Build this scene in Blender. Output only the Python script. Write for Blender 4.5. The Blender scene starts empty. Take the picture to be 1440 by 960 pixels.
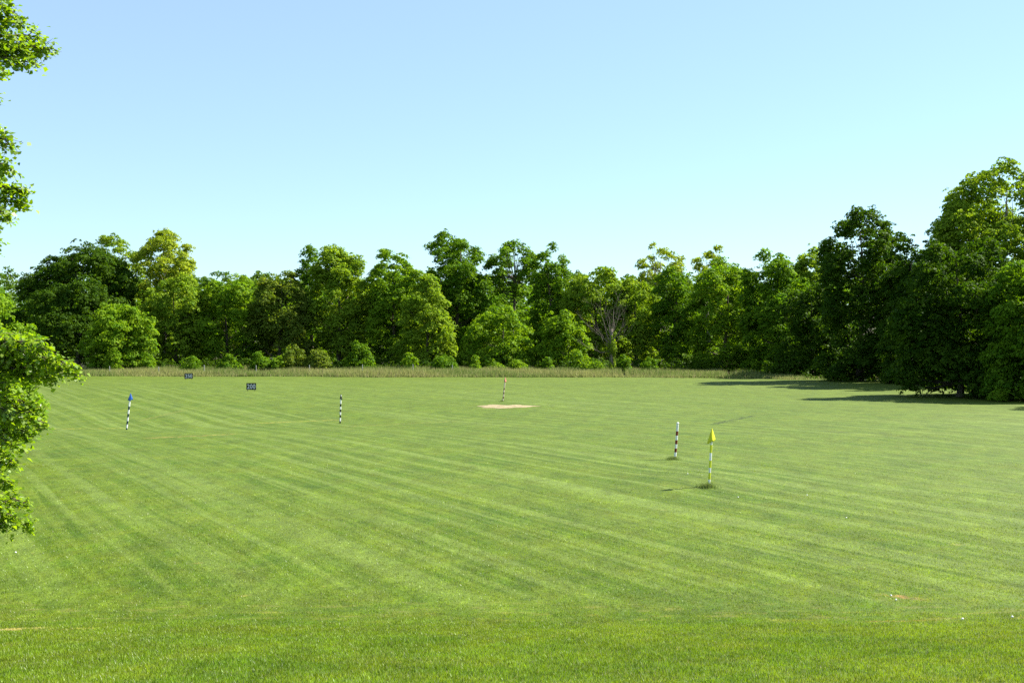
import bpy, math, random
import numpy as np
from mathutils import Vector

sc = bpy.context.scene
COL = sc.collection
PI = math.pi
FPX = 1600.0          # focal length in pixels of the 1440 px wide photograph
EYE = 5.5
HOR = 482.0

# ------------------------------------------------------------------ helpers
def tag(o, label=None, cat=None, group=None, kind=None):
    if label: o['label'] = label
    if cat: o['category'] = cat
    if group: o['group'] = group
    if kind: o['kind'] = kind
    return o

def empty(name, loc):
    o = bpy.data.objects.new(name, None)
    o.empty_display_size = 0.3
    o.location = loc
    COL.objects.link(o)
    return o

def link_mesh(name, V, F, mats, parent=None, smooth=False, mi=None):
    me = bpy.data.meshes.new(name)
    me.from_pydata([tuple(v) for v in V], [], F)
    for m in (mats if isinstance(mats, (list, tuple)) else [mats]):
        me.materials.append(m)
    if mi is not None:
        me.polygons.foreach_set('material_index', mi)
    if smooth:
        me.polygons.foreach_set('use_smooth', [True] * len(me.polygons))
    me.update()
    o = bpy.data.objects.new(name, me)
    COL.objects.link(o)
    if parent: o.parent = parent
    return o

def np_mesh(name, V, nper, mat, parent=None, tint=None, hue=None):
    """V: (nfaces*nper, 3) separate polygons."""
    V = np.asarray(V, dtype=np.float32)
    n = len(V); nf = n // nper
    me = bpy.data.meshes.new(name)
    me.vertices.add(n); me.vertices.foreach_set('co', V.ravel())
    me.loops.add(n); me.loops.foreach_set('vertex_index', np.arange(n, dtype=np.int32))
    me.polygons.add(nf)
    me.polygons.foreach_set('loop_start', np.arange(0, n, nper, dtype=np.int32))
    me.polygons.foreach_set('loop_total', np.full(nf, nper, dtype=np.int32))
    me.materials.append(mat)
    for nm, arr in (('tint', tint), ('hue', hue)):
        if arr is not None:
            a = me.attributes.new(nm, 'FLOAT', 'FACE')
            a.data.foreach_set('value', np.asarray(arr, dtype=np.float32))
    me.update(calc_edges=True)
    o = bpy.data.objects.new(name, me)
    COL.objects.link(o)
    if parent: o.parent = parent
    return o

def sstep(a, b, x):
    t = np.clip((x - a) / (b - a), 0, 1)
    return t * t * (3 - 2 * t)

# ------------------------------------------------------------------ terrain
def ground(x, y):
    x = np.asarray(x, dtype=float); y = np.asarray(y, dtype=float)
    b = 22.5 - y
    bank = 0.178 * 0.5 * (b + np.sqrt(b * b + 1.2)) - 0.0047
    bank = np.minimum(bank, 3.95 + 0.0 * y)
    z = bank
    f = sstep(24, 45, y) * (1 - sstep(190, 235, y))
    z = z + f * (0.16 * np.sin(x * 0.055 + 1.1 + 0.02 * y) * np.sin(y * 0.05 + 0.7)
                 + 0.10 * np.sin(x * 0.021 - y * 0.075) )
    z = z - 0.28 * np.exp(-((y - 84 - 0.10 * x) / 9.0) ** 2) * sstep(10, -25, x) 
    z = z + 0.20 * np.exp(-((x - 7.5) / 2.6) ** 2 - ((y - 45.2) / 2.6) ** 2)
    z = z + 0.10 * np.exp(-((x + 0.8) / 5.0) ** 2 - ((y - 104) / 5.0) ** 2)
    z = z + 22 * sstep(300, 560, y) + 10 * sstep(600, 1500, y)
    return z

def pix(px, py, d=None):
    """world point on the ground under photo pixel (px, py), or at distance d."""
    if d is None:
        k = (py - HOR) / FPX
        lo, hi = 9.0, 320.0
        prev = lo
        y = lo
        while y < hi:
            x = (px - 720) / FPX * y
            if EYE - k * y <= float(ground(x, y)):
                break
            prev = y; y *= 1.01
        a, b = prev, y
        for _ in range(30):
            m = (a + b) / 2
            if EYE - k * m <= float(ground((px - 720) / FPX * m, m)): b = m
            else: a = m
        d = (a + b) / 2
    x = (px - 720) / FPX * d
    return x, d, float(ground(x, d))

def zat(py, d):
    return EYE + (HOR - py) / FPX * d

# edge of the wood as (x, y): tall grass in front, trees behind
EDGE = [(-420, 196), (-80, 193), (-40, 189), (-6, 183), (18, 182), (34, 180), (42, 168), (46, 150), (48, 130), (49, 114), (56, 95), (66, 70), (80, 45), (110, 5), (150, -60)]
EX = np.array([e[0] for e in EDGE], float); EY = np.array([e[1] for e in EDGE], float)

def edge_dist(x, y):
    """signed distance to the wood edge, positive inside the wood"""
    x = np.asarray(x, float); y = np.asarray(y, float)
    best = np.full(x.shape, 1e9); sign = np.ones(x.shape)
    for i in range(len(EX) - 1):
        ax, ay, bx, by = EX[i], EY[i], EX[i + 1], EY[i + 1]
        dx, dy = bx - ax, by - ay
        t = np.clip(((x - ax) * dx + (y - ay) * dy) / (dx * dx + dy * dy), 0, 1)
        qx, qy = ax + t * dx, ay + t * dy
        dd = np.hypot(x - qx, y - qy)
        s = np.sign(dx * (y - ay) - dy * (x - ax))
        m = dd < best
        best = np.where(m, dd, best); sign = np.where(m, s, sign)
    return best * sign

# ------------------------------------------------------------------ node helper
class NT:
    def __init__(self, tree):
        self.t = tree
    def n(self, typ, **kw):
        nd = self.t.nodes.new(typ)
        for k, v in kw.items():
            if k.startswith('_'):
                setattr(nd, k[1:], v)
        return nd
    def put(self, sock, v):
        if isinstance(v, bpy.types.NodeSocket):
            self.t.links.new(v, sock)
        elif v is not None:
            if hasattr(sock, 'default_value'):
                if sock.type == 'RGBA' and isinstance(v, (tuple, list)) and len(v) == 3:
                    v = (*v, 1)
                sock.default_value = v
    def math(self, op, a, b=None, c=None, clamp=False):
        nd = self.t.nodes.new('ShaderNodeMath'); nd.operation = op; nd.use_clamp = clamp
        self.put(nd.inputs[0], a)
        if b is not None: self.put(nd.inputs[1], b)
        if c is not None: self.put(nd.inputs[2], c)
        return nd.outputs[0]
    def xyz(self, x, y, z=0.0):
        nd = self.t.nodes.new('ShaderNodeCombineXYZ')
        self.put(nd.inputs[0], x); self.put(nd.inputs[1], y); self.put(nd.inputs[2], z)
        return nd.outputs[0]
    def noise(self, vec, scale=1.0, detail=2.0, rough=0.5):
        nd = self.t.nodes.new('ShaderNodeTexNoise')
        self.put(nd.inputs['Vector'], vec)
        nd.inputs['Scale'].default_value = scale
        nd.inputs['Detail'].default_value = detail
        nd.inputs['Roughness'].default_value = rough
        return nd.outputs['Fac']
    def ramp(self, v, a, b, lo=0.0, hi=1.0):
        nd = self.t.nodes.new('ShaderNodeMapRange'); nd.interpolation_type = 'SMOOTHSTEP'
        self.put(nd.inputs[0], v)
        self.put(nd.inputs[1], a); self.put(nd.inputs[2], b)
        self.put(nd.inputs[3], lo); self.put(nd.inputs[4], hi)
        return nd.outputs[0]
    def mix(self, f, a, b, mode='MIX'):
        nd = self.t.nodes.new('ShaderNodeMix'); nd.data_type = 'RGBA'; nd.blend_type = mode
        self.put(nd.inputs[0], f); self.put(nd.inputs[6], a); self.put(nd.inputs[7], b)
        return nd.outputs[2]
    def attr(self, name):
        nd = self.t.nodes.new('ShaderNodeAttribute'); nd.attribute_name = name
        return nd.outputs['Fac']

def new_mat(name):
    m = bpy.data.materials.new(name); m.use_nodes = True
    m.node_tree.nodes.clear()
    return m, NT(m.node_tree)

def out(N, sh):
    o = N.t.nodes.new('ShaderNodeOutputMaterial'); N.t.links.new(sh, o.inputs['Surface'])

def principled(N, col, rough=0.6, spec=0.3, bump=None):
    p = N.t.nodes.new('ShaderNodeBsdfPrincipled')
    N.put(p.inputs['Base Color'], col)
    p.inputs['Roughness'].default_value = rough
    p.inputs['Specular IOR Level'].default_value = spec
    if bump is not None: N.t.links.new(bump, p.inputs['Normal'])
    return p

def paint(name, col, rough=0.5, var=0.12, scale=9.0):
    m, N = new_mat(name)
    g = N.t.nodes.new('ShaderNodeTexCoord').outputs['Object']
    f = N.noise(g, scale, 5, 0.65)
    k = N.ramp(f, 0.3, 0.75, 1.0 + var * 0.4, 1.0 - var)
    c = N.mix(1.0, col, N.xyz(k, k, k), 'MULTIPLY')
    out(N, principled(N, c, rough).outputs[0])
    return m

def leaf_mat(name, c1, c2, trans=0.42, rough=0.6, spec=0.06):
    m, N = new_mat(name)
    t = N.attr('tint')
    h = N.attr('hue')
    col = N.mix(t, c1, c2)
    col = N.mix(1.0, col, N.xyz(N.math('MULTIPLY_ADD', h, 0.5, 0.75), N.math('MULTIPLY_ADD', h, 0.4, 0.8), N.math('MULTIPLY_ADD', h, 0.2, 0.9)), 'MULTIPLY')
    col = N.mix(1.0, col, (1.70, 1.56, 0.80), 'MULTIPLY')
    p = principled(N, col, rough, spec)
    tr = N.t.nodes.new('ShaderNodeBsdfTranslucent')
    tc = N.mix(1.0, col, (1.45, 1.45, 0.35), 'MULTIPLY')
    N.put(tr.inputs['Color'], tc)
    mx = N.t.nodes.new('ShaderNodeMixShader'); mx.inputs[0].default_value = trans
    N.t.links.new(p.outputs[0], mx.inputs[1]); N.t.links.new(tr.outputs[0], mx.inputs[2])
    out(N, mx.outputs[0])
    return m

# ------------------------------------------------------------------ turf colour group
TC, TS = 0.87, 0.495     # across-stripe direction
def turf_group():
    g = bpy.data.node_groups.new('turf_colour', 'ShaderNodeTree')
    g.interface.new_socket('Colour', in_out='OUTPUT', socket_type='NodeSocketColor')
    g.interface.new_socket('Fine', in_out='OUTPUT', socket_type='NodeSocketFloat')
    N = NT(g)
    pos = N.t.nodes.new('ShaderNodeNewGeometry').outputs['Position']
    sep = N.t.nodes.new('ShaderNodeSeparateXYZ'); N.t.links.new(pos, sep.inputs[0])
    x, y = sep.outputs[0], sep.outputs[1]
    xy = N.xyz(x, y)
    M = N.math
    wob = M('MULTIPLY', M('SUBTRACT', N.noise(xy, 0.035, 2), 0.5), 1.3)
    s = M('ADD', M('ADD', M('MULTIPLY', x, TC), M('MULTIPLY', y, TS)), wob)
    t = M('SUBTRACT', M('MULTIPLY', x, TS), M('MULTIPLY', y, TC))
    # mowing passes: broad, thin light and thin dark lines
    broad = N.noise(N.xyz(M('MULTIPLY', s, 0.30), M('MULTIPLY', t, 0.012), 3.0), 1.0, 2)
    thin = N.noise(N.xyz(M('MULTIPLY', s, 1.0), M('MULTIPLY', t, 0.016), 7.0), 1.0, 2.5, 0.55)
    dark = N.noise(N.xyz(M('MULTIPLY', s, 1.7), M('MULTIPLY', t, 0.035), 17.0), 1.0, 2, 0.6)
    vthin = N.noise(N.xyz(M('MULTIPLY', s, 3.6), M('MULTIPLY', t, 0.10), 27.0), 1.0, 2, 0.6)
    fade = M('MULTIPLY', N.ramp(N.noise(xy, 0.03, 2), 0.32, 0.6, 0.35, 1.0), N.ramp(x, -4.0, 12.0, 1.0, 0.85))
    onfield = N.ramp(y, 22.0, 27.0)
    patch = N.noise(xy, 0.16, 4, 0.6)
    patch2 = N.noise(N.xyz(x, M('MULTIPLY', y, 0.7), 40.0), 0.75, 4, 0.65)
    fine = N.noise(xy, 9.0, 4, 0.75)
    fine2 = N.noise(N.xyz(x, M('MULTIPLY', y, 0.6), 5.0), 3.0, 3, 0.7)
    col = N.mix(N.ramp(patch, 0.35, 0.65), (0.105, 0.190, 0.022), (0.150, 0.232, 0.036))
    col = N.mix(M('MULTIPLY', N.ramp(patch2, 0.44, 0.68), 0.55), col, (0.178, 0.226, 0.040))
    col = N.mix(M('MULTIPLY', N.ramp(patch2, 0.50, 0.26), 0.55), col, (0.072, 0.152, 0.016))
    # stripes
    m1 = M('MULTIPLY', M('MULTIPLY', N.ramp(thin, 0.535, 0.60), fade), onfield)
    col = N.mix(m1, col, (0.208, 0.298, 0.22))
    m2 = M('MULTIPLY', M('MULTIPLY', N.ramp(broad, 0.48, 0.62), fade), onfield)
    col = N.mix(M('MULTIPLY', m2, 0.28), col, (0.180, 0.268, 0.13))
    m3 = M('MULTIPLY', M('MULTIPLY', N.ramp(dark, 0.45, 0.34), fade), onfield)
    col = N.mix(M('MULTIPLY', m3, 0.55), col, (0.068, 0.138, 0.018))
    per = M('SINE', M('ADD', M('MULTIPLY', s, 2 * PI / 1.55), M('MULTIPLY', N.noise(xy, 0.12, 2), 2.5)))
    pf = N.ramp(N.noise(N.xyz(M('MULTIPLY', s, 0.22), M('MULTIPLY', t, 0.02), 55.0), 1.0, 2), 0.38, 0.56)
    pf = M('MULTIPLY', pf, fade)
    m5 = M('MULTIPLY', M('MULTIPLY', N.ramp(per, 0.55, 0.97), pf), onfield)
    col = N.mix(M('MULTIPLY', m5, 0.85), col, (0.208, 0.298, 0.22))
    m6 = M('MULTIPLY', M('MULTIPLY', N.ramp(per, -0.4, -0.95), pf), onfield)
    col = N.mix(M('MULTIPLY', m6, 0.22), col, (0.068, 0.138, 0.018))
    m4 = M('MULTIPLY', N.ramp(vthin, 0.46, 0.58), onfield)
    col = N.mix(M('MULTIPLY', m4, 0.45), col, (0.20, 0.285, 0.13))
    # far field mixed slightly paler with distance
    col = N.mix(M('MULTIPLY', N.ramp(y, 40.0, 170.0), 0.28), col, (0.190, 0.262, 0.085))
    # mowing bands across the bank
    bw = M('MULTIPLY', M('SUBTRACT', N.noise(N.xyz(M('MULTIPLY', x, 0.12), y, 0.0), 0.6, 2), 0.5), 1.0)
    yb = M('ADD', y, bw)
    b1 = M('MULTIPLY', N.ramp(yb, 18.4, 17.9), N.ramp(yb, 13.4, 14.4))
    col = N.mix(M('MULTIPLY', b1, 0.12), col, (0.085, 0.150, 0.030))
    b2 = M('MULTIPLY', N.ramp(yb, 18.2, 18.8), N.ramp(yb, 21.5, 20.0))
    col = N.mix(M('MULTIPLY', b2, 0.40), col, (0.150, 0.222, 0.022))
    col = N.mix(1.0, col, (0.74, 0.73, 0.31), 'MULTIPLY')
    # dry straw patches
    d1 = N.noise(N.xyz(x, M('MULTIPLY', y, 1.3), 60.0), 1.1, 5, 0.7)
    dm = N.ramp(d1, 0.635, 0.72)
    col = N.mix(M('MULTIPLY', dm, 0.65), col, (0.26, 0.25, 0.11))
    # scuffed earth along the foot of the bank
    foot = M('MULTIPLY', N.ramp(y, 21.0, 22.2), N.ramp(y, 24.8, 23.2))
    d2 = N.noise(N.xyz(M('MULTIPLY', x, 0.8), M('MULTIPLY', y, 2.2), 80.0), 1.3, 5, 0.65)
    dm2 = M('MULTIPLY', N.ramp(d2, 0.545, 0.62), foot)
    col = N.mix(M('MULTIPLY', dm2, 0.38), col, (0.24, 0.22, 0.12))
    foot2 = M('MULTIPLY', N.ramp(y, 21.0, 22.0), N.ramp(y, 28.0, 24.0))
    dm3 = M('MULTIPLY', N.ramp(d2, 0.42, 0.33), foot2)
    col = N.mix(M('MULTIPLY', dm3, 0.6), col, (0.045, 0.085, 0.012))
    # named scars and lines: (x0,y0,x1,y1,width,colour,strength)
    def seg(x0, y0, x1, y1, w, c, k, col):
        L = math.hypot(x1 - x0, y1 - y0); ux, uy = (x1 - x0) / L, (y1 - y0) / L
        rx = M('SUBTRACT', x, x0); ry = M('SUBTRACT', y, y0)
        al = M('ADD', M('MULTIPLY', rx, ux), M('MULTIPLY', ry, uy))
        ac = M('SUBTRACT', M('MULTIPLY', ry, ux), M('MULTIPLY', rx, uy))
        nz = M('MULTIPLY', M('SUBTRACT', N.noise(xy, 0.6 / max(w, 0.3), 4, 0.65), 0.5), w * 5)
        mk = N.ramp(M('ABSOLUTE', M('ADD', ac, nz)), w, w * 0.5)
        me = M('MULTIPLY', N.ramp(al, -0.3, 0.5), N.ramp(al, L + 0.3, L - 0.5))
        brk = N.ramp(fine2, 0.40, 0.54)
        return N.mix(M('MULTIPLY', M('MULTIPLY', M('MULTIPLY', mk, me), brk), k), col, c)
    for (p0, p1, w, c, k) in [
            ((40, 603), (176, 602), .35, (0.36, 0.33, 0.06), .9), ((196, 592), (262, 576), .34, (0.22, 0.23, 0.08), .5),
            ((205, 616), (330, 610), .45, (0.30, 0.25, 0.10), .8), ((333, 596), (478, 590), .40, (0.28, 0.26, 0.08), .8),
            ((478, 600), (640, 592), .40, (0.24, 0.24, 0.08), .6),
            ((1000, 597), (1062, 584), .35, (0.035, 0.055, 0.015), .9), ((1150, 606), (1260, 610), .35, (0.07, 0.10, 0.03), .8),
            ((-30, 886), (62, 883), .22, (0.40, 0.33, 0.23), 1.0), ((60, 886), (150, 882), .08, (0.38, 0.30, 0.18), .9),
            ((40, 880), (62, 879), .05, (0.03, 0.04, 0.02), 1.0),
            ((1240, 836), (1296, 842), .16, (0.26, 0.18, 0.12), 1.0), ((1215, 828), (1262, 834), .06, (0.02, 0.035, 0.01), 1.0),
            ((930, 876), (1015, 874), .06, (0.05, 0.06, 0.02), 1.0), ((1200, 874), (1320, 872), .08, (0.2, 0.15, 0.08), .9),
            ((1130, 870), (1200, 868), .07, (0.12, 0.11, 0.05), .8)]:
        a = pix(*p0); b = pix(*p1)
        col = seg(a[0], a[1], b[0], b[1], w, c, k, col)
    # fine speckle of single blades and shadowed gaps between them
    k = M('MULTIPLY_ADD', M('SUBTRACT', fine, 0.5), 1.5, 1.0)
    k2 = M('MULTIPLY_ADD', M('SUBTRACT', fine2, 0.5), 0.8, 1.0)
    k = M('MAXIMUM', M('MULTIPLY', k, k2), 0.3)
    fine3 = N.noise(N.xyz(x, M('MULTIPLY', y, 0.45), 15.0), 1.1, 3, 0.7)
    k = M('MULTIPLY', k, M('MULTIPLY_ADD', M('SUBTRACT', fine3, 0.5), 1.05, 1.0))
    col = N.mix(1.0, col, N.xyz(M('MULTIPLY', k, 0.60), M('MULTIPLY', k, 0.605), M('MULTIPLY', k, 0.295)), 'MULTIPLY')
    o = N.t.nodes.new('NodeGroupOutput')
    N.t.links.new(col, o.inputs[0]); N.t.links.new(fine, o.inputs[1])
    return g
TURF = turf_group()

def use_turf(N):
    nd = N.t.nodes.new('ShaderNodeGroup'); nd.node_tree = TURF
    return nd

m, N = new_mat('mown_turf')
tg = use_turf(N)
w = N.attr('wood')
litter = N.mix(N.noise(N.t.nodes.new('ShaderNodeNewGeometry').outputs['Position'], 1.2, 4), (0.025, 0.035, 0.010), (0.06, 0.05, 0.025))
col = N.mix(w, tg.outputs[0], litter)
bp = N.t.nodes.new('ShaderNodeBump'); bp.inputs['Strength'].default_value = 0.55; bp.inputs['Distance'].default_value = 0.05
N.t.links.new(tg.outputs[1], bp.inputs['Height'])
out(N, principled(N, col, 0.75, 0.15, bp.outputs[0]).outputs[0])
M_TURF = m

m, N = new_mat('turf_blades')
tg = use_turf(N)
k = N.math('MULTIPLY_ADD', N.math('POWER', N.attr('tint'), 2.0), 2.3, 1.66)
col = N.mix(1.0, tg.outputs[0], N.xyz(k, k, N.math('MULTIPLY', k, 1.2)), 'MULTIPLY')
col = N.mix(N.ramp(N.attr('hue'), 0.92, 0.97), col, (0.26, 0.27, 0.14))  # a few blades coloured pale to stand in for glints
p = principled(N, col, 0.45, 0.35)
tr = N.t.nodes.new('ShaderNodeBsdfTranslucent'); N.put(tr.inputs[0], N.mix(1.0, col, (1.3, 1.2, 0.7), 'MULTIPLY'))
mx = N.t.nodes.new('ShaderNodeMixShader'); mx.inputs[0].default_value = 0.4
N.t.links.new(p.outputs[0], mx.inputs[1]); N.t.links.new(tr.outputs[0], mx.inputs[2])
out(N, mx.outputs[0])
M_BLADE = m

# ------------------------------------------------------------------ ground sheet
def axis(segs):
    a = []
    for lo, hi, st in segs:
        a.extend(np.arange(lo, hi, st))
    a.append(segs[-1][1])
    return np.array(a)
ax = axis([(-3000, -500, 250), (-500, -120, 20), (-120, -40, 2.5), (-40, 40, 0.8), (40, 120, 2.5), (120, 500, 20), (500, 3000, 250)])
ay = axis([(-600, -40, 40), (-40, 8, 4), (8, 60, 0.7), (60, 130, 1.5), (130, 320, 3), (320, 700, 15), (700, 4000, 300)])
GX, GY = np.meshgrid(ax, ay)
GZ = ground(GX, GY)
V = np.stack([GX, GY, GZ], -1).reshape(-1, 3)
nx, ny = len(ax), len(ay)
idx = np.arange(nx * ny).reshape(ny, nx)
F = np.stack([idx[:-1, :-1], idx[:-1, 1:], idx[1:, 1:], idx[1:, :-1]], -1).reshape(-1, 4)
me = bpy.data.meshes.new('ground')
me.vertices.add(len(V)); me.vertices.foreach_set('co', V.astype(np.float32).ravel())
me.loops.add(F.size); me.loops.foreach_set('vertex_index', F.astype(np.int32).ravel())
me.polygons.add(len(F)); me.polygons.foreach_set('loop_start', np.arange(0, F.size, 4, dtype=np.int32))
me.polygons.foreach_set('loop_total', np.full(len(F), 4, np.int32))
me.update(calc_edges=True)
me.polygons.foreach_set('use_smooth', [True] * len(F))
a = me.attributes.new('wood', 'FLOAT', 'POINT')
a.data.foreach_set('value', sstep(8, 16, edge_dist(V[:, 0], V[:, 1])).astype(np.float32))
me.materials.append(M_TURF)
g_o = bpy.data.objects.new('ground', me); COL.objects.link(g_o)
tag(g_o, kind='structure')

# ------------------------------------------------------------------ near grass blades
def blades(name, x, y, h, wd, mat, rng, lean=0.5, tint=None, hue=None, parent=None, zoff=0.0):
    n = len(x)
    z = ground(x, y) + zoff
    a = rng.uniform(0, 2 * PI, n)
    dx, dy = np.cos(a) * wd * 0.5, np.sin(a) * wd * 0.5
    la = rng.uniform(0, 2 * PI, n); ll = rng.uniform(0, lean, n) * h
    V = np.empty((n, 3, 3))
    V[:, 0] = np.stack([x - dx, y - dy, z], -1)
    V[:, 1] = np.stack([x + dx, y + dy, z], -1)
    V[:, 2] = np.stack([x + np.cos(la) * ll, y + np.sin(la) * ll, z + h], -1)
    return np_mesh(name, V.reshape(-1, 3), 3, mat, parent,
                   rng.random(n) if tint is None else tint, rng.random(n) if hue is None else hue)

rng = np.random.default_rng(5)
xs, ys, hs, ws = [], [], [], []
for (y0, y1, dens, hh, ww) in [(10, 18, 1700, .040, .009), (18, 23, 1250, .036, .010), (23, 28, 700, .034, .012), (28, 34, 380, .034, .014), (34, 42, 160, .033, .016), (42, 52, 60, .033, .018), (52, 66, 18, .03, .02)]:
    xm = 0.47 * y1 + 3
    n = int((y1 - y0) * 2 * xm * dens)
    yy = rng.uniform(y0, y1, n); xx = rng.uniform(-xm, xm, n)
    clump = np.sin(xx * 3.1 + np.sin(yy * 2.3) * 2) * np.sin(yy * 3.7 + np.sin(xx * 1.9) * 2)
    xs.append(xx); ys.append(yy); hs.append(hh * rng.uniform(.45, 1.25, n) * (1 + 0.25 * clump)); ws.append(np.full(n, ww))
bl = blades('grass', np.concatenate(xs), np.concatenate(ys), np.concatenate(hs), np.concatenate(ws), M_BLADE, rng, 0.9)
tag(bl, 'short mown green grass blades covering the near bank and field', 'grass', kind='stuff')

# ------------------------------------------------------------------ leaves, crowns, trunks
def unit(v):
    return v / (np.linalg.norm(v, axis=-1, keepdims=True) + 1e-9)

def leaf_quads(P, Nrm, size, rng, asp=0.72, fold=0.18):
    n = len(P)
    Nrm = unit(Nrm)
    r = unit(rng.normal(size=(n, 3)))
    A = unit(np.cross(Nrm, r)); B = np.cross(Nrm, A)
    s = size[:, None]
    V = np.empty((n, 4, 3))
    V[:, 0] = P - A * s * 0.5
    V[:, 1] = P + B * s * 0.5 * asp + Nrm * s * fold - A * s * 0.08
    V[:, 2] = P + A * s * 0.5
    V[:, 3] = P - B * s * 0.5 * asp + Nrm * s * fold - A * s * 0.08
    return V.reshape(-1, 3)

def tube(path, radii, sides, V, F):
    b0 = len(V)
    path = [Vector(p) for p in path]
    for i, p in enumerate(path):
        d = (path[min(i + 1, len(path) - 1)] - path[max(i - 1, 0)])
        if d.length < 1e-6: d = Vector((0, 0, 1))
        d.normalize()
        up = Vector((1, 0, 0)) if abs(d.x) < 0.8 else Vector((0, 1, 0))
        u = d.cross(up).normalized(); v = d.cross(u)
        for k in range(sides):
            a = 2 * PI * k / sides
            V.append(p + (u * math.cos(a) + v * math.sin(a)) * radii[i])
    for i in range(len(path) - 1):
        for k in range(sides):
            a0 = b0 + i * sides + k; a1 = b0 + i * sides + (k + 1) % sides
            F.append((a0, a1, a1 + sides, a0 + sides))
    F.append(tuple(b0 + (len(path) - 1) * sides + k for k in range(sides)))

def bark_mat(name, c1, c2):
    m, N = new_mat(name)
    g = N.t.nodes.new('ShaderNodeTexCoord').outputs['Object']
    mp = N.t.nodes.new('ShaderNodeMapping'); mp.inputs['Scale'].default_value = (4, 4, 0.7)
    N.t.links.new(g, mp.inputs[0])
    f = N.noise(mp.outputs[0], 2.0, 6, 0.7)
    bp = N.t.nodes.new('ShaderNodeBump'); bp.inputs['Strength'].default_value = 0.8; bp.inputs['Distance'].default_value = 0.05
    N.t.links.new(f, bp.inputs['Height'])
    out(N, principled(N, N.mix(N.ramp(f, 0.35, 0.65), c1, c2), 0.9, 0.1, bp.outputs[0]).outputs[0])
    return m
BARK = bark_mat('grey_brown_bark', (0.055, 0.043, 0.030), (0.14, 0.115, 0.085))
BARK_PALE = bark_mat('pale_sycamore_bark', (0.10, 0.09, 0.07), (0.28, 0.26, 0.21))
BARK_DEAD = bark_mat('dead_bleached_wood', (0.08, 0.065, 0.048), (0.22, 0.185, 0.145))

LEAF = {
    'dark':   leaf_mat('leaf_dark_shaded_green', (0.016, 0.045, 0.006), (0.040, 0.080, 0.010)),  # also paints deeper shade into right-hand trees and undergrowth
    'mid':    leaf_mat('leaf_mid_green', (0.035, 0.090, 0.010), (0.080, 0.150, 0.014)),
    'fresh':  leaf_mat('leaf_fresh_green', (0.055, 0.125, 0.012), (0.115, 0.190, 0.020)),
    'light':  leaf_mat('leaf_light_green', (0.070, 0.135, 0.018), (0.138, 0.208, 0.030)),
    'yellow': leaf_mat('leaf_yellow_green', (0.105, 0.165, 0.022), (0.185, 0.235, 0.045)),
    'olive':  leaf_mat('leaf_olive_green', (0.052, 0.092, 0.020), (0.100, 0.140, 0.034)),
    'near':   leaf_mat('leaf_glossy_green', (0.055, 0.125, 0.010), (0.140, 0.215, 0.018), 0.5, 0.40, 0.5),
    'blue':   leaf_mat('leaf_far_green', (0.030, 0.075, 0.014), (0.060, 0.105, 0.020)),
}

def puffs_to_leaves(P, R, rng, ntuft, nleaf, ls, spread=1.0, flat=0.75):
    """P (n,3) puff centres, R (n,) radii -> leaf arrays. Umbrella-shaped tufts on the upper/outer side of each puff."""
    n = len(P)
    d = rng.normal(size=(n, ntuft, 3)); d[..., 2] = d[..., 2] * 0.9 + 0.35
    d = unit(d)
    rr = R[:, None] * rng.uniform(0.45, 1.05, (n, ntuft))
    T = P[:, None, :] + d * rr[..., None] * np.array([1, 1, flat])
    T = T.reshape(-1, 3); D = d.reshape(-1, 3)
    tr = (R[:, None] * rng.uniform(0.28, 0.5, (n, ntuft))).reshape(-1) * spread
    m = len(T)
    o = rng.normal(size=(m, nleaf, 3)) * 0.55
    rad2 = o[..., 0] ** 2 + o[..., 1] ** 2
    off = o * tr[:, None, None] * np.array([1, 1, 0.38])
    off[..., 2] -= rad2 * tr[:, None] * 0.45
    L = (T[:, None, :] + off)
    outv = np.concatenate([o[..., :2], np.zeros((m, nleaf, 1))], -1)
    dome = unit(np.concatenate([o[..., :2], np.abs(o[..., 2:]) * .5 + .55], -1))
    nr = np.array([0, 0, 0.15]) + 0.45 * D[:, None, :] + 0.9 * dome + rng.normal(size=(m, nleaf, 3)) * 0.32
    tt = np.clip(rng.normal(0.5, 0.22, (n, 1, 1)) + rng.normal(0, 0.16, (n, ntuft, 1)) + rng.normal(0, 0.12, (n, ntuft, nleaf)), 0, 1)
    L = L.reshape(-1, 3); nr = nr.reshape(-1, 3)
    sz = ls * rng.uniform(0.6, 1.3, len(L))
    return L, nr, sz, tt.reshape(-1)

def clump_leaves(P, Rc, rng, ls, cover=1.25, outd=None):
    """umbrella-like sprays: each clump is a ragged dome of overlapping leaves, open and dark below"""
    cnt = np.maximum(6, (5.2 * Rc * Rc / (0.36 * ls * ls) * cover * .5)).astype(int)
    ii = np.repeat(np.arange(len(P)), cnt); n = len(ii)
    u = rng.normal(size=(n, 3)); u[:, 2] = np.abs(u[:, 2]) * .9 - .15
    u = unit(u)
    lob = 1 + .28 * np.sin(3 * np.arctan2(u[:, 1], u[:, 0]) + (ii * 1.7)) * (1 - np.abs(u[:, 2]))
    # tilt every dome a little outward
    ax_ = rng.normal(0, .35, (len(P), 3)) if outd is None else outd * .45 + rng.normal(0, .25, (len(P), 3))
    off = u * (Rc[ii] * rng.uniform(.62, 1.08, n) * lob)[:, None] * np.array([1, 1, .62])
    off[:, 2] -= (off[:, 0] * ax_[ii, 0] + off[:, 1] * ax_[ii, 1]) * .8
    nr = u + .35 * ax_[ii] + rng.normal(size=(n, 3)) * .34
    tt = np.clip(rng.normal(.48, .28, len(P))[ii] + rng.normal(0, .18, n), 0, 1)
    return P[ii] + off, nr, ls * rng.uniform(.6, 1.35, n), tt

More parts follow.
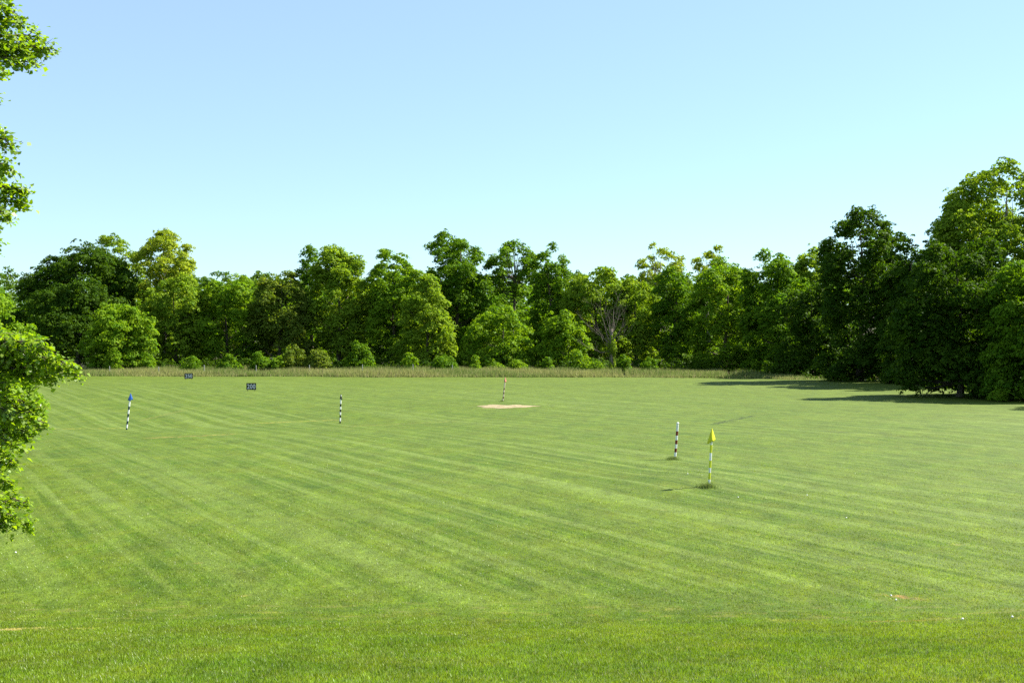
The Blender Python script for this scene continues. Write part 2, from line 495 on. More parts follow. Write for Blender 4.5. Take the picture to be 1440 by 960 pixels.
def profile(shape, h):
    if shape == 'round':      # foliage down to the ground, domed
        return np.minimum(1, (1.05 - h) / 0.42) ** 0.5 * (0.72 + 0.28 * np.minimum(1, h / 0.3))
    if shape == 'dome':
        return np.sqrt(np.clip(1 - h ** 2.2, 0, 1)) * (0.85 + 0.15 * np.minimum(1, h / 0.2))
    if shape == 'vase':       # widest high up
        return (0.35 + 0.65 * np.minimum(1, h / 0.6)) * np.minimum(1, (1 - h) / 0.30) ** 0.6
    if shape == 'column':
        return np.minimum(1, (1.05 - h) / 0.26) ** 0.5 * (0.8 + 0.2 * np.minimum(1, h / 0.2))
    if shape == 'cone':
        return np.clip(1.02 - h, 0, 1) ** 0.75
    return np.ones_like(h)

def tree(name, label, x, y, H, W, kind, shape='round', base=0.06, pr=None, dens=1.0, ls=0.31, seed=1, lobe=None, pdens=1.0,
         bark=None, cat='tree', group=None, ntuft=5, nleaf=12, trunk_r=None, limbs=26, bottomless=True, top_kind=None):
    rng = np.random.default_rng(seed)
    z0 = float(ground(x, y))
    root = empty(name, (x, y, z0))
    tag(root, label, cat, group)
    R = W / 2
    pr = pr or (0.80 if y > 190 else .66 if y > 140 else .54)
    zb = H * base * (1.0 if shape == 'vase' or base > .25 else .4)
    lr0 = (lobe or 0.17) * W + 0.25
    nl = int(max(5, dens * 1.05 * (W * (H - zb) * 2.6) / (lr0 * lr0 * 4.2)))
    # big foliage lobes on the crown envelope
    h = ((np.arange(nl) + rng.uniform(0, 1, nl)) / nl) ** .78
    a = (np.arange(nl) * 2.39996 + rng.uniform(-.5, .5, nl))
    ph = rng.uniform(0, 2 * PI, 6)
    fr = np.where(rng.random(nl) < 0.8, rng.uniform(0.78, 1.08, nl), rng.uniform(0.15, 0.8, nl))
    lr = lr0 * rng.uniform(0.65, 1.3, nl) * np.where(h > 0.8, 0.78, 1.0)
    rad = np.maximum(0.02, profile(shape, h) * fr * np.maximum(R - lr * 0.75, 0.1 * R))
    zl = zb + lr * .5 + (H - zb - lr * 1.35) * h * (1 - .07 * rng.random(nl))
    it = int(np.argmax(h)); zl[it] = H - lr[it] * .95
    if base < .085:      # low boughs sweeping to the ground
        ns_ = 9
        sa = np.arange(ns_) * 2 * PI / ns_ + rng.uniform(-.3, .3, ns_)
        slr = lr0 * rng.uniform(.7, 1.1, ns_)
        sr = np.maximum(R - slr * .9, .2 * R) * rng.uniform(.7, 1.02, ns_)
        a = np.concatenate([a, sa]); lr = np.concatenate([lr, slr]); rad = np.concatenate([rad, sr]); zl = np.concatenate([zl, slr * rng.uniform(.45, 1.3, ns_)])
        nl += ns_
    LC = np.stack([rad * np.cos(a), rad * np.sin(a), zl], -1)
    per = np.maximum(5, (lr * lr * 9.0 / (pr * pr * 1.9) * pdens)).astype(int)
    ii = np.repeat(np.arange(nl), per); n = len(ii)
    dd = rng.normal(size=(n, 3)); dd[:, 2] = dd[:, 2] * .9 + .28
    outd = unit(np.stack([np.cos(a), np.sin(a), np.zeros(nl)], -1))[ii]
    dd = unit(unit(dd) + .45 * outd)
    P = LC[ii] + dd * (lr[ii] * rng.uniform(.55, 1.0, n))[:, None] * np.array([1, 1, .85])
    h = np.clip((P[:, 2] - zb) / (H - zb), 0, 1)
    PRr = pr * rng.uniform(0.45, 1.35, n)
    sp = rng.random(n) < .16      # loose sprigs standing off the lobes
    P[sp] = LC[ii][sp] + dd[sp] * (lr[ii][sp] * .95 + pr * rng.uniform(.0, .6, sp.sum()))[:, None]
    PRr[sp] *= .55
    # trunk and limbs
    TV, TF = [], []
    tr = trunk_r or 0.018 * H + 0.05
    lx, ly = rng.normal(0, 0.03 * H, 2)
    tp = []
    for i in range(9):
        t = i / 8
        tp.append((lx * t * t + 0.012 * H * math.sin(5 * t + ph[5]), ly * t * t + 0.012 * H * math.cos(4 * t + ph[5]) - 0.012 * H * math.cos(ph[5]), t * H * 0.86 - 0.15))
    tube(tp, [tr * (1.35 if i == 0 else 1.0) * (1 - 0.88 * i / 8) for i in range(9)], 8, TV, TF)
    order = rng.permutation(n)[:limbs]
    for k in order:
        q = P[k]
        hh = max(0.12, min(0.80, (q[2] - 0.55 * math.hypot(q[0], q[1])) / (H * 0.86)))
        i = int(hh * 8); f = hh * 8 - i
        s = np.array(tp[i]) * (1 - f) + np.array(tp[min(8, i + 1)]) * f
        mid = s * 0.5 + q * 0.5 + np.array([0, 0, -0.02 * H]) + rng.normal(0, 0.012 * H, 3)
        r0 = tr * (1 - 0.85 * hh) * 0.55
        tube([s, s * 0.72 + mid * 0.28, mid, mid * 0.45 + q * 0.55, q], [r0, r0 * .75, r0 * .5, r0 * .34, r0 * .15], 5, TV, TF)
    link_mesh('trunk', TV, TF, bark or BARK, root, smooth=True)
    L, nr, sz, tt = clump_leaves(P, PRr, rng, ls * 1.2, outd=dd * np.array([1, 1, 0]))
    # coarse leaves added inside every lobe to block light
    nin = np.maximum(4, lr * lr * 5).astype(int); ij = np.repeat(np.arange(nl), nin)
    cL = LC[ij] + unit(rng.normal(size=(len(ij), 3))) * (lr[ij] * rng.uniform(.1, .62, len(ij)))[:, None]
    L = np.concatenate([L, cL]); nr = np.concatenate([nr, rng.normal(size=(len(ij), 3))])
    sz = np.concatenate([sz, pr * rng.uniform(.7, 1.2, len(ij))]); tt = np.concatenate([tt, rng.uniform(0, .6, len(ij))])
    keep = L[:, 2] > 0.15
    L, nr, sz, tt = L[keep], nr[keep], sz[keep], tt[keep]
    np_mesh('crown', leaf_quads(L, nr, sz, rng), 4, LEAF[kind], root, tt, rng.random(len(L)))
    return root

def ptree(label, cx, top, wpx, d, kind, name='broadleaf_tree', **kw):
    x = (cx - 720) / FPX * d
    z0 = float(ground(x, d))
    H = zat(top, d) - z0
    W = wpx / FPX * d
    return tree(name, label, x, d, H, W, kind, **kw)

G1 = 'trees along the edge of the wood'
# ---- left part of the treeline
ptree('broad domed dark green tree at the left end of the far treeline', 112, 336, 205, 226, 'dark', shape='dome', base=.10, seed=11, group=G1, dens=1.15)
ptree('low brighter green tree standing in front of the big dark domed tree', 170, 424, 98, 209, 'fresh', shape='round', base=.04, seed=12, group=G1)
ptree('yellow-green tree crown peeking out over the big dark dome', 165, 328, 74, 240, 'light', name='broadleaf_tree', shape='vase', base=.45, seed=13, group=G1, dens=.55)
ptree('tall yellow-tipped sycamore just right of the big dark dome', 233, 320, 96, 233, 'yellow', name='sycamore_tree', shape='vase', base=.34, seed=14, lobe=.12, group=G1, dens=.6, bark=BARK_PALE, limbs=40)
ptree('mid green tree filling in below the leftmost sycamore', 246, 382, 84, 222, 'light', shape='column', base=.14, seed=15, group=G1, dens=.8)
ptree('plain green tree behind the 200 yard sign', 318, 385, 110, 226, 'fresh', shape='round', base=.10, seed=16, group=G1)
ptree('greyish olive drooping tree left of the tall light green pair', 395, 380, 104, 224, 'olive', shape='dome', base=.22, seed=17, group=G1, limbs=34)
ptree('slim dark tree top showing behind the olive and light green trees', 436, 346, 36, 240, 'mid', shape='column', base=.30, seed=18, group=G1, dens=.8)
ptree('light green fine-leaved tree behind the black-topped marker pole', 478, 342, 100, 227, 'light', shape='round', base=.14, seed=19, group=G1, ls=.32)
ptree('upright fresh green tree between the fine-leaved tree and the tall dark one', 556, 349, 84, 224, 'fresh', shape='column', base=.12, seed=20, group=G1)
ptree('shorter round-shouldered green tree leaning out of the treeline left of centre', 600, 384, 84, 215, 'light', shape='dome', base=.06, seed=21, group=G1)
ptree('tall darker green tree near the middle of the treeline', 641, 325, 98, 234, 'mid', shape='column', base=.12, seed=22, group=G1)
ptree('open-crowned tree with bare forking limbs against the sky', 720, 335, 82, 238, 'mid', name='broadleaf_tree', shape='vase', base=.52, seed=23, lobe=.11, group=G1, dens=.5, limbs=90)
ptree('rounded green tree just right of the open-crowned one', 775, 342, 56, 233, 'mid', shape='column', base=.16, seed=24, group=G1, dens=.8)
ptree('low spreading green tree below the open-crowned tree', 705, 430, 118, 212, 'fresh', shape='dome', base=.04, seed=25, group=G1)
ptree('low bushy green tree left of the dead ivy tree', 790, 436, 78, 210, 'fresh', shape='dome', base=.04, seed=26, group=G1)
ptree('wide pale green tree behind the dead ivy tree', 838, 374, 108, 229, 'light', shape='round', base=.10, seed=27, group=G1)
ptree('sparse golden-tipped sycamore rising right of the dead tree', 924, 341, 74, 246, 'yellow', name='sycamore_tree', shape='vase', base=.55, seed=28, lobe=.12, group=G1, dens=.40, bark=BARK_PALE, limbs=40)
ptree('pale green tree right behind the dead tree on its right', 893, 392, 76, 226, 'light', shape='round', base=.10, seed=29, group=G1)
ptree('darker green tree under the golden sycamore', 950, 374, 70, 221, 'mid', shape='round', base=.10, seed=30, group=G1)
ptree('thin yellowish tree top at the dip right of the golden sycamore', 998, 347, 44, 243, 'yellow', name='sycamore_tree', shape='column', base=.50, seed=31, lobe=.12, group=G1, dens=.45, bark=BARK_PALE)
ptree('green tree where the treeline starts to bend toward the camera', 1020, 360, 100, 214, 'fresh', shape='column', base=.08, seed=32, group=G1)
ptree('full green tree left of the dark tall trees', 1092, 350, 100, 203, 'mid', shape='column', base=.06, seed=33, group=G1)
ptree('paler tree top showing behind the left edge of the dark trees', 1135, 345, 62, 214, 'light', shape='round', base=.2, seed=34, group=G1)
G2 = 'tall shaded trees down the right side'  # darker leaf colour paints extra shade into several of these crowns
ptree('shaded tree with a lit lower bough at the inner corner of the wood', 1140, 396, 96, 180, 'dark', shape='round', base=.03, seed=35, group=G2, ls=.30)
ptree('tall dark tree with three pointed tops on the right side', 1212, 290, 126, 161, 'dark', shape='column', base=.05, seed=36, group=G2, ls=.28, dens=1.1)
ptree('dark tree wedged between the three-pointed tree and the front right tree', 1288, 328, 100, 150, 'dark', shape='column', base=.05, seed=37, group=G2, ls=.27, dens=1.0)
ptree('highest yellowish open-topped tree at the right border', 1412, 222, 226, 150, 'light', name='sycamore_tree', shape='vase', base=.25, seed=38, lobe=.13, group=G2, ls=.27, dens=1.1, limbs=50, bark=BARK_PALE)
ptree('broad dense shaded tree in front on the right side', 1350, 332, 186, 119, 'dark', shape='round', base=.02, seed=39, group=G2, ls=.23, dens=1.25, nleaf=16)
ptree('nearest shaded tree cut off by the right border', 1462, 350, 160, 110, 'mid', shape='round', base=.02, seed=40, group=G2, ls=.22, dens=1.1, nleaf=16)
ptree('tree of the wood continuing beyond the right border', 1570, 250, 190, 124, 'mid', shape='column', base=.05, seed=41, group=G2, ls=.30)
ptree('wood edge tree nearest the camera beyond the right border', 1640, 330, 190, 96, 'mid', shape='round', base=.03, seed=42, group=G2, ls=.28)

# ---- wood behind the front row, one mass
def wood_mass(name, label, pts, kind, ls, seed, ntuft=8, nleaf=10):
    rng = np.random.default_rng(seed)
    Ps, Rs = [], []
    TV, TF = [], []
    for (x, y, H, W) in pts:
        z0 = float(ground(x, y))
        pr = 0.085 * W + 0.5
        n = int((W * H * 1.9) / (pr * pr * 2.2))
        h = rng.random(n); a = rng.uniform(0, 2 * PI, n)
        rad = profile('round', h) * rng.uniform(0.6, 1, n) * (W / 2 - pr * .6) * (1 + 0.2 * np.sin(3 * a + 5 * h))
        Ps.append(np.stack([x + rad * np.cos(a), y + rad * np.sin(a), z0 + 1 + (H - 1 - pr) * h * rng.uniform(.88, 1, n)], -1))
        Rs.append(pr * rng.uniform(.7, 1.3, n))
    L, nr, sz, tt = clump_leaves(np.concatenate(Ps), np.concatenate(Rs) * .8, rng, ls)
    o = np_mesh(name, leaf_quads(L, nr, sz, rng), 4, LEAF[kind], None, tt, rng.random(len(L)))
    tag(o, label, 'wood', kind='stuff')
    return o
rg = np.random.default_rng(77)
pts = []
for row, (d, top) in enumerate([(242, 420), (258, 402), (280, 396)]):
    for cx in np.arange(-60, 1240, 52):
        dd = d + rg.uniform(-8, 8); tp = top + rg.uniform(-14, 14)
        x = (cx + rg.uniform(-15, 15) - 720) / FPX * dd
        pts.append((x, dd, zat(tp, dd), rg.uniform(11, 15)))
wood_mass('background_wood', 'shaded inner wood seen between the trees of the front row', pts, 'mid', .55, 50)
pts = []
for i in range(26):
    t = i / 25
    pts.append((64 + 16 * t + rg.uniform(-4, 10) + (14 if i % 2 else 0), 205 - 120 * t, rg.uniform(17, 22), rg.uniform(11, 14)))
wood_mass('side_wood', 'dark inner wood behind the tall shaded trees on the right', pts, 'mid', .55, 51)
pts = []
for d, top in [(400, 398), (460, 388), (520, 380), (590, 376)]:
    for x in np.arange(-330, 260, 13.0):
        dd = d + rg.uniform(-25, 25)
        g0 = float(ground(x, dd))
        pts.append((x + rg.uniform(-6, 6), dd, max(9.0, zat(top, dd) - g0 + rg.uniform(-4, 2.5)), rg.uniform(12, 18)))
wood_mass('hill_forest', 'bluish distant forest on the hill behind the treeline', pts, 'blue', 1.1, 52, 6, 7)

# ---- shrubs along the wood edge
GS = 'young shrubs along the wood edge'
for i, (cx, top, w, d, kind, lab) in enumerate([
    (160, 488, 26, 203, 'fresh', 'pale young shrub under the low bright tree at the left'),
    (206, 497, 22, 203, 'mid', 'low green shrub between the two leftmost fence posts'),
    (268, 500, 30, 203, 'mid', 'green shrub directly behind the 250 sign'),
    (322, 497, 34, 203, 'mid', 'leafy shrub to the left of the 200 sign at the wood edge'),
    (366, 494, 30, 202, 'mid', 'bushy green shrub just right above the 200 sign'),
    (390, 500, 18, 201, 'fresh', 'small pointed shrub left of the rounded olive shrub'),
    (414, 484, 36, 203, 'olive', 'rounded olive shrub below the drooping olive tree'),
    (448, 490, 38, 203, 'olive', 'wide olive shrub left above the black-topped pole'),
    (505, 478, 46, 205, 'mid', 'tall leafy shrub right above the black-topped pole'),
    (576, 497, 24, 201, 'fresh', 'pale upright shrub beneath the round-shouldered tree'),
    (622, 501, 40, 202, 'mid', 'spreading low shrub below the tall dark middle tree'),
    (668, 500, 16, 200, 'fresh', 'thin pointed shrub left of the pink flag pole'),
    (697, 508, 24, 200, 'fresh', 'short shrub directly behind the pink flag'),
    (729, 507, 26, 200, 'fresh', 'short pale shrub just right behind the pink flag'),
    (770, 502, 16, 200, 'mid', 'narrow upright shrub halfway from pink flag to dead tree'),
    (832, 506, 40, 201, 'fresh', 'pale shrub at the left foot of the dead ivy tree'),
    (877, 498, 22, 199, 'mid', 'round shrub touching the right side of the dead ivy tree'),
    (914, 503, 24, 199, 'mid', 'lone shrub in the tall grass right of the dead tree'),
    (1100, 505, 26, 181, 'mid', 'lit shrub where the shaded right-hand wood begins'),
    (1404, 556, 24, 108, 'fresh', 'small sunlit bush at the foot of the shaded trees near the right border')]):
    ptree(lab, cx, top, w, d, kind, name='shrub', cat='shrub', group=GS, shape=('cone', 'vase', 'dome', 'cone')[i % 4], base=.02, pr=.42 if d > 150 else .25, ls=.24 if d > 150 else .14,
          seed=200 + i, lobe=(.16, .24, .19)[i % 3], dens=(.7, .5, .9)[i % 3], limbs=8, ntuft=8, nleaf=12, trunk_r=.07)

# ---- understorey ground cover at the foot of the trees
rng = np.random.default_rng(9)
def strip_points(n, off0, off1, i0, i1, rng):
    seglen = np.hypot(np.diff(EX), np.diff(EY))[i0:i1]
    c = rng.choice(np.arange(i0, i1), n, p=seglen / seglen.sum())
    t = rng.random(n)
    x = EX[c] + (EX[c + 1] - EX[c]) * t; y = EY[c] + (EY[c + 1] - EY[c]) * t
    dx, dy = EX[c + 1] - EX[c], EY[c + 1] - EY[c]; L = np.hypot(dx, dy)
    o = rng.uniform(off0, off1, n)
    return x - dy / L * o, y + dx / L * o
px_, py_ = strip_points(2200, 19, 40, 1, 11, rng)
P = np.stack([px_, py_, ground(px_, py_) + rng.uniform(0.3, 2.2, 2200)], -1)
qx, qy = strip_points(1500, 3.5, 24, 5, 12, rng)
P = np.concatenate([P, np.stack([qx, qy, ground(qx, qy) + rng.uniform(.2, 2.6, 1500) * sstep(2, 9, edge_dist(qx, qy))], -1)])
L, nr, sz, tt = puffs_to_leaves(P, rng.uniform(.6, 1.5, 3700), rng, 7, 9, .30)
keep = L[:, 2] > ground(L[:, 0], L[:, 1]) + .05
L, nr, sz, tt = L[keep], nr[keep], sz[keep], tt[keep]
o = np_mesh('undergrowth', leaf_quads(L, nr, sz, rng), 4, LEAF['dark'], None, tt, rng.random(len(L)))  # dark leaf colour stands in for the shade under the trees
tag(o, 'low leafy undergrowth along the foot of the wood', 'undergrowth', kind='stuff')

# ---- strip of tall unmown grass
m, N = new_mat('tall_meadow_grass')
t = N.attr('tint'); h = N.attr('hue')
col = N.mix(N.ramp(t, 0.1, 0.9), (0.13, 0.195, 0.036), (0.28, 0.29, 0.09))
col = N.mix(N.ramp(h, 0.80, 0.95), col, (0.30, 0.25, 0.13))
p = principled(N, col, 0.6, 0.2)
tr = N.t.nodes.new('ShaderNodeBsdfTranslucent'); N.put(tr.inputs[0], col)
mx = N.t.nodes.new('ShaderNodeMixShader'); mx.inputs[0].default_value = 0.4
N.t.links.new(p.outputs[0], mx.inputs[1]); N.t.links.new(tr.outputs[0], mx.inputs[2]); out(N, mx.outputs[0])
M_TALL = m
rng = np.random.default_rng(21)
n = 150000
bx, by = strip_points(n, -2.2, 20, 1, 6, rng)
ed = edge_dist(bx, by) + 1.8 * np.sin(bx * .17 + 2) * np.sin(bx * .053) + 0.5 * np.sin(bx * .8)
kp = ed > 0; bx, by, ed = bx[kp], by[kp], ed[kp]; n = len(bx)
wv = 0.5 + 0.5 * np.sin(bx * 0.35 + np.sin(bx * 0.13) * 2) * np.sin(by * 0.5 + bx * 0.05)
hh = rng.uniform(.65, 1.5, n) * (1 - .6 * sstep(36, 46, bx)) * (0.55 + 0.6 * wv) * (0.55 + 0.45 * sstep(0, 3, ed))
tt = np.clip(0.25 + 0.6 * (0.5 + 0.5 * np.sin(bx * 0.21 + by * 0.3)) + rng.normal(0, .25, n), 0, 1)
o = blades('tall_grass', bx, by, hh, rng.uniform(.05, .13, n), M_TALL, rng, 0.45, tint=tt)
tag(o, 'tall unmown grass strip with tan seed heads before the wood', 'tall grass', kind='stuff')

# ---- dead tree with ivy
x, y, z = pix(860, 527)
DT = empty('dead_tree', (x, y, z)); tag(DT, 'dead tree with bare branches and an ivy-clad trunk at the wood edge', 'tree')
rnd = random.Random(4)
s = y / FPX
V, F = [], []
tr_path = [(0, 0, -.3), (.02, 0, 1.2), (-.1, 0, 3.0), (-.05, 0, 5.0), (.05, 0, 6.5), (0, .1, 8.0)]
tube(tr_path, [.62, .42, .36, .33, .27, .16], 10, V, F)
for dx_, r_ in ((-.55, .2), (.5, .18)):
    tube([(dx_ * 1.3, 0, -.2), (dx_ * .6, 0, .5), (0, 0, 1.3)], [r_, r_, .15], 6, V, F)
link_mesh('trunk', V, F, BARK_DEAD, DT, smooth=True)
V, F = [], []
def bough(p, d, L, r, depth):
    pth = [Vector(p)]; rad = [r]; d = Vector(d).normalized()
    n = 5
    for i in range(n):
        d = (d + Vector((rnd.uniform(-.22, .22), rnd.uniform(-.22, .22), rnd.uniform(-.12, .2)))).normalized()
        pth.append(pth[-1] + d * L / n); rad.append(r * (1 - .82 * (i + 1) / n))
    tube(pth, rad, 5, V, F)
    if depth > 0:
        for k in range(5 if depth > 1 else 6):
            i = rnd.randint(1, n)
            nd = (d + Vector((rnd.uniform(-.9, .9), rnd.uniform(-.7, .7), rnd.uniform(-.3, .8)))).normalized()
            bough(pth[i], nd, L * rnd.uniform(.35, .6), max(.014, rad[i] * .65), depth - 1)
def P2(px_, py_): return ((px_ - 860) * s, 0, (527 - py_) * s)
for (p0, p1, r_) in [((858, 483), (820, 442), .14), ((858, 480), (838, 430), .13), ((860, 478), (862, 425), .14), ((862, 478), (895, 448), .13), ((861, 470), (888, 425), .11),
                     ((846, 496), (815, 482), .13), ((860, 485), (880, 462), .10), ((857, 490), (832, 470), .10), ((860, 476), (848, 428), .10)]:
    a = Vector(P2(*p0)); b = Vector(P2(*p1)); b.y = rnd.uniform(-2, 2)
    bough(a, b - a, (b - a).length * .85, r_ * .75, 2)
tube([(0, 0, 4.2), Vector(P2(846, 496))], [.2, .14], 6, V, F)
link_mesh('bare_branches', V, F, BARK_DEAD, DT, smooth=True)
rng = np.random.default_rng(31)
n = 3800
zz = rng.uniform(.9, 6.8, n); aa = rng.uniform(0, 2 * PI, n)
rr = (.55 + .35 * np.sin(zz * 1.7) + .25 * np.sin(3 * aa + zz)) * rng.uniform(.6, 1.15, n) * (0.55 + 0.45 * sstep(.8, 2.5, zz))
P = np.stack([rr * np.cos(aa) + .05, rr * np.sin(aa), zz], -1)
P2_ = np.array([[-1.55, 0, 4.3], [2.2, 0, 5.6], [1.7, .3, 6.4], [.4, .4, 7.3]])
Lp, nr_, sz_, t_ = puffs_to_leaves(P2_, np.array([.75, .9, .7, .6]), rng, 9, 16, .22)
P = np.concatenate([P, Lp]); nr = np.concatenate([np.stack([np.cos(aa), np.sin(aa), np.full(n, .6)], -1) + rng.normal(0, .4, (n, 3)), nr_])
np_mesh('ivy', leaf_quads(P, nr, rng.uniform(.13, .27, len(P)), rng), 4, LEAF['light'], DT, rng.random(len(P)), rng.random(len(P)))

# ------------------------------------------------------------------ near tree at the left border (hand-placed sprays)
D0 = 20.0
NT_x, NT_y = -15.2, 20.5
NT_z = float(ground(NT_x, NT_y))
NTR = empty('maple_tree', (NT_x, NT_y, NT_z)); tag(NTR, 'close leafy tree reaching in from the left border with hanging boughs', 'tree')
rng = np.random.default_rng(61); rnd = random.Random(61)
def W2(px_, py_, d): return np.array([(px_ - 720) / FPX * d - NT_x, d - NT_y, zat(py_, d) - NT_z])
V, F = [], []
tp = [(0, 0, -.2), (.05, 0, 2), (-.1, .1, 4.5), (.1, 0, 7), (0, -.1, 9.5), (.1, 0, 12.2)]
tube(tp, [.42, .30, .26, .21, .15, .06], 12, V, F)
def trunk_at(z):
    for i in range(len(tp) - 1):
        if tp[i + 1][2] >= z:
            f = (z - tp[i][2]) / (tp[i + 1][2] - tp[i][2]); return np.array(tp[i]) * (1 - f) + np.array(tp[i + 1]) * f
    return np.array(tp[-1])
LP, LN = [], []
def spray(base, tip, r0, nt, tl, nl, droop=.35):
    """a bough with twigs along its outer part and leaves along each twig"""
    base = np.array(base, float); tip = np.array(tip, float)
    L = np.linalg.norm(tip - base)
    mid = (base + tip) / 2 + np.array([0, 0, .10 * L])
    pts = []
    for i in range(9):
        t = i / 8
        pts.append((1 - t) ** 2 * base + 2 * t * (1 - t) * mid + t * t * tip + rng.normal(0, .012 * L, 3) * (0 < i < 8))
    tube(pts, [r0 * (1 - .88 * i / 8) + .003 for i in range(9)], 5, V, F)
    ax_ = unit((tip - base)[None])[0]
    for k in range(nt):
        t = 1 - (k / nt) ** 1.1 * 0.72
        i = min(7, int(t * 8)); f = t * 8 - i
        p = pts[i] * (1 - f) + pts[min(8, i + 1)] * f
        side = unit((ax_ * .8 + rng.normal(0, .55, 3) + np.array([0, 0, -.05]))[None])[0]
        ll = tl * rng.uniform(.5, 1.2) * (1.15 - .5 * t)
        q = p + side * ll + np.array([0, 0, -droop * ll * rng.uniform(.2, 1.2)])
        tube([p, (p + q) / 2 + np.array([0, 0, .06 * ll]), q], [.008, .005, .002], 3, V, F)
        for j in range(nl):
            u = rng.uniform(.15, 1.05)
            c = p * (1 - u) + q * u + rng.normal(0, .055, 3) + np.array([0, 0, .06 * ll * 4 * u * (1 - u) - .03])
            LP.append(c); LN.append(np.array([0, 0, 1.0]) + .35 * side + rng.normal(0, .55, 3))
sprays = [
    # tip px, tip py, start px, start py, twigs, twig len
    (80, 68, -50, 78, 42, .50), (58, 52, -50, 60, 36, .5), (48, 88, -50, 82, 34, .45), (36, 32, -60, 40, 30, .4), (20, 14, -70, 10, 34, .5), (16, -10, -70, -30, 30, .55),
    (10, 98, -60, 92, 22, .4), (4, 60, -70, 70, 30, .5), (40, 70, -60, 74, 30, .45), (2, 136, -60, 140, 14, .3),
    (24, 205, -70, 180, 38, .5), (22, 236, -70, 225, 36, .45), (8, 180, -70, 165, 24, .4), (43, 268, -60, 262, 36, .42), (40, 285, -60, 280, 30, .38), (18, 300, -60, 285, 26, .4),
    (8, 322, -60, 310, 14, .26), (5, 345, -60, 340, 12, .24), (2, 250, -80, 230, 36, .5),
    (106, 522, -30, 492, 46, .42), (92, 508, -30, 490, 40, .42), (66, 490, -40, 480, 42, .48), (52, 480, -50, 484, 36, .45), (78, 530, -30, 505, 36, .42), (48, 525, -40, 510, 34, .42),
    (30, 500, -60, 495, 44, .5), (10, 490, -80, 485, 44, .55), (22, 470, -80, 470, 22, .4), (20, 530, -70, 520, 44, .5), (5, 540, -80, 530, 44, .5),
    (62, 592, -50, 560, 46, .44), (58, 572, -50, 550, 40, .44), (40, 560, -60, 548, 42, .46), (30, 585, -60, 565, 44, .5), (44, 608, -60, 585, 38, .4), (12, 575, -80, 560, 44, .55),
    (15, 610, -80, 590, 40, .5), (34, 626, -60, 610, 28, .34), (22, 650, -70, 628, 34, .36), (8, 640, -80, 625, 34, .45), (26, 682, -70, 660, 24, .3), (6, 670, -80, 650, 30, .4),
    (40, 708, -60, 690, 34, .34), (20, 705, -70, 692, 32, .4), (44, 736, -60, 712, 28, .3), (28, 728, -70, 708, 30, .32), (12, 738, -80, 715, 34, .38), (2, 715, -80, 700, 30, .4),
]
for (tx, ty, sx, sy, nt_, tl) in sprays:
    d1 = D0 + rnd.uniform(-1.0, 1.0)
    tl *= .8; tip = W2(tx - 5 - 4 * (ty < 350), ty, d1)
    st = W2(sx, sy, D0 + rnd.uniform(-.4, .4))
    jn = trunk_at(max(.8, min(12, st[2] - 1.2 if st[2] > 2.5 else st[2] + 0.3)))
    md = (jn + st) / 2 + np.array([0, 0, .25])
    tube([jn, md, st], [.085, .06, .035], 6, V, F)
    spray(st, tip, .035, int(nt_ * 1.0), tl, 8)
# rest of the crown, outside the frame
n = 230
hh = rng.random(n); aa = rng.uniform(0, 2 * PI, n)
rad = 5.2 * profile('dome', hh * .98) * rng.uniform(.55, 1, n)
Pc = np.stack([rad * np.cos(aa), rad * np.sin(aa), 1.9 + 10.8 * hh], -1)
lim = (-22 / 1600 * 0 + (-0.452 * (NT_y + Pc[:, 1])) - NT_x - 1.3)   # stays beyond the left edge of the view
Pc = Pc[Pc[:, 0] < lim]
for q in Pc[rng.permutation(len(Pc))[:40]]:
    jn = trunk_at(max(1, q[2] - 1.5)); tube([jn, (jn + q) / 2, q], [.08, .05, .015], 5, V, F)
L2, n2, s2, t2 = puffs_to_leaves(Pc, rng.uniform(.7, 1.2, len(Pc)), rng, 8, 22, .12)
LPa = np.concatenate([np.array(LP), L2]); LNa = np.concatenate([np.array(LN), n2])
szs = rng.uniform(.06, .125, len(LPa))
link_mesh('trunk', V, F, BARK, NTR, smooth=True)
np_mesh('crown', leaf_quads(LPa, LNa, szs, rng, .8, .16), 4, LEAF['near'], NTR, np.clip(rng.normal(.5, .25, len(LPa)), 0, 1), rng.random(len(LPa)))

# further small tree behind it at the left border
ptree('smaller round tree standing behind the close hanging boughs at the left border', -48, 380, 205, 52, 'fresh', name='broadleaf_tree', shape='dome', base=.14, seed=63, ls=.12, pr=.42, ntuft=9, nleaf=18, dens=1.3)

# ------------------------------------------------------------------ marker poles
M_WHITE = paint('weathered_white_paint', (0.78, 0.78, 0.76), .45, .18, 6)
M_BLACK = paint('black_paint', (0.016, 0.017, 0.018), .5, .2)
M_RED = paint('dark_red_paint', (0.17, 0.018, 0.014), .5, .2)
M_YEL = paint('yellow_paint', (0.62, 0.66, 0.03), .5, .15)
M_NAVY = paint('navy_paint', (0.012, 0.030, 0.050), .5, .2)
M_BROWN = paint('faded_brown_paint', (0.16, 0.085, 0.06), .6, .2)
def flag_mat(name, c):
    m, N = new_mat(name)
    g = N.t.nodes.new('ShaderNodeTexCoord').outputs['Object']
    k = N.ramp(N.noise(g, 5, 4, .6), .3, .7, .85, 1.05)
    col = N.mix(1.0, c, N.xyz(k, k, k), 'MULTIPLY')
    p = principled(N, col, .55, .3)
    tr = N.t.nodes.new('ShaderNodeBsdfTranslucent'); N.put(tr.inputs[0], col)
    mx = N.t.nodes.new('ShaderNodeMixShader'); mx.inputs[0].default_value = .3
    N.t.links.new(p.outputs[0], mx.inputs[1]); N.t.links.new(tr.outputs[0], mx.inputs[2]); out(N, mx.outputs[0])
    return m
F_YEL = flag_mat('yellow_flag_cloth', (0.80, 0.80, 0.03))
F_BLUE = flag_mat('blue_flag_cloth', (0.012, 0.10, 0.42))
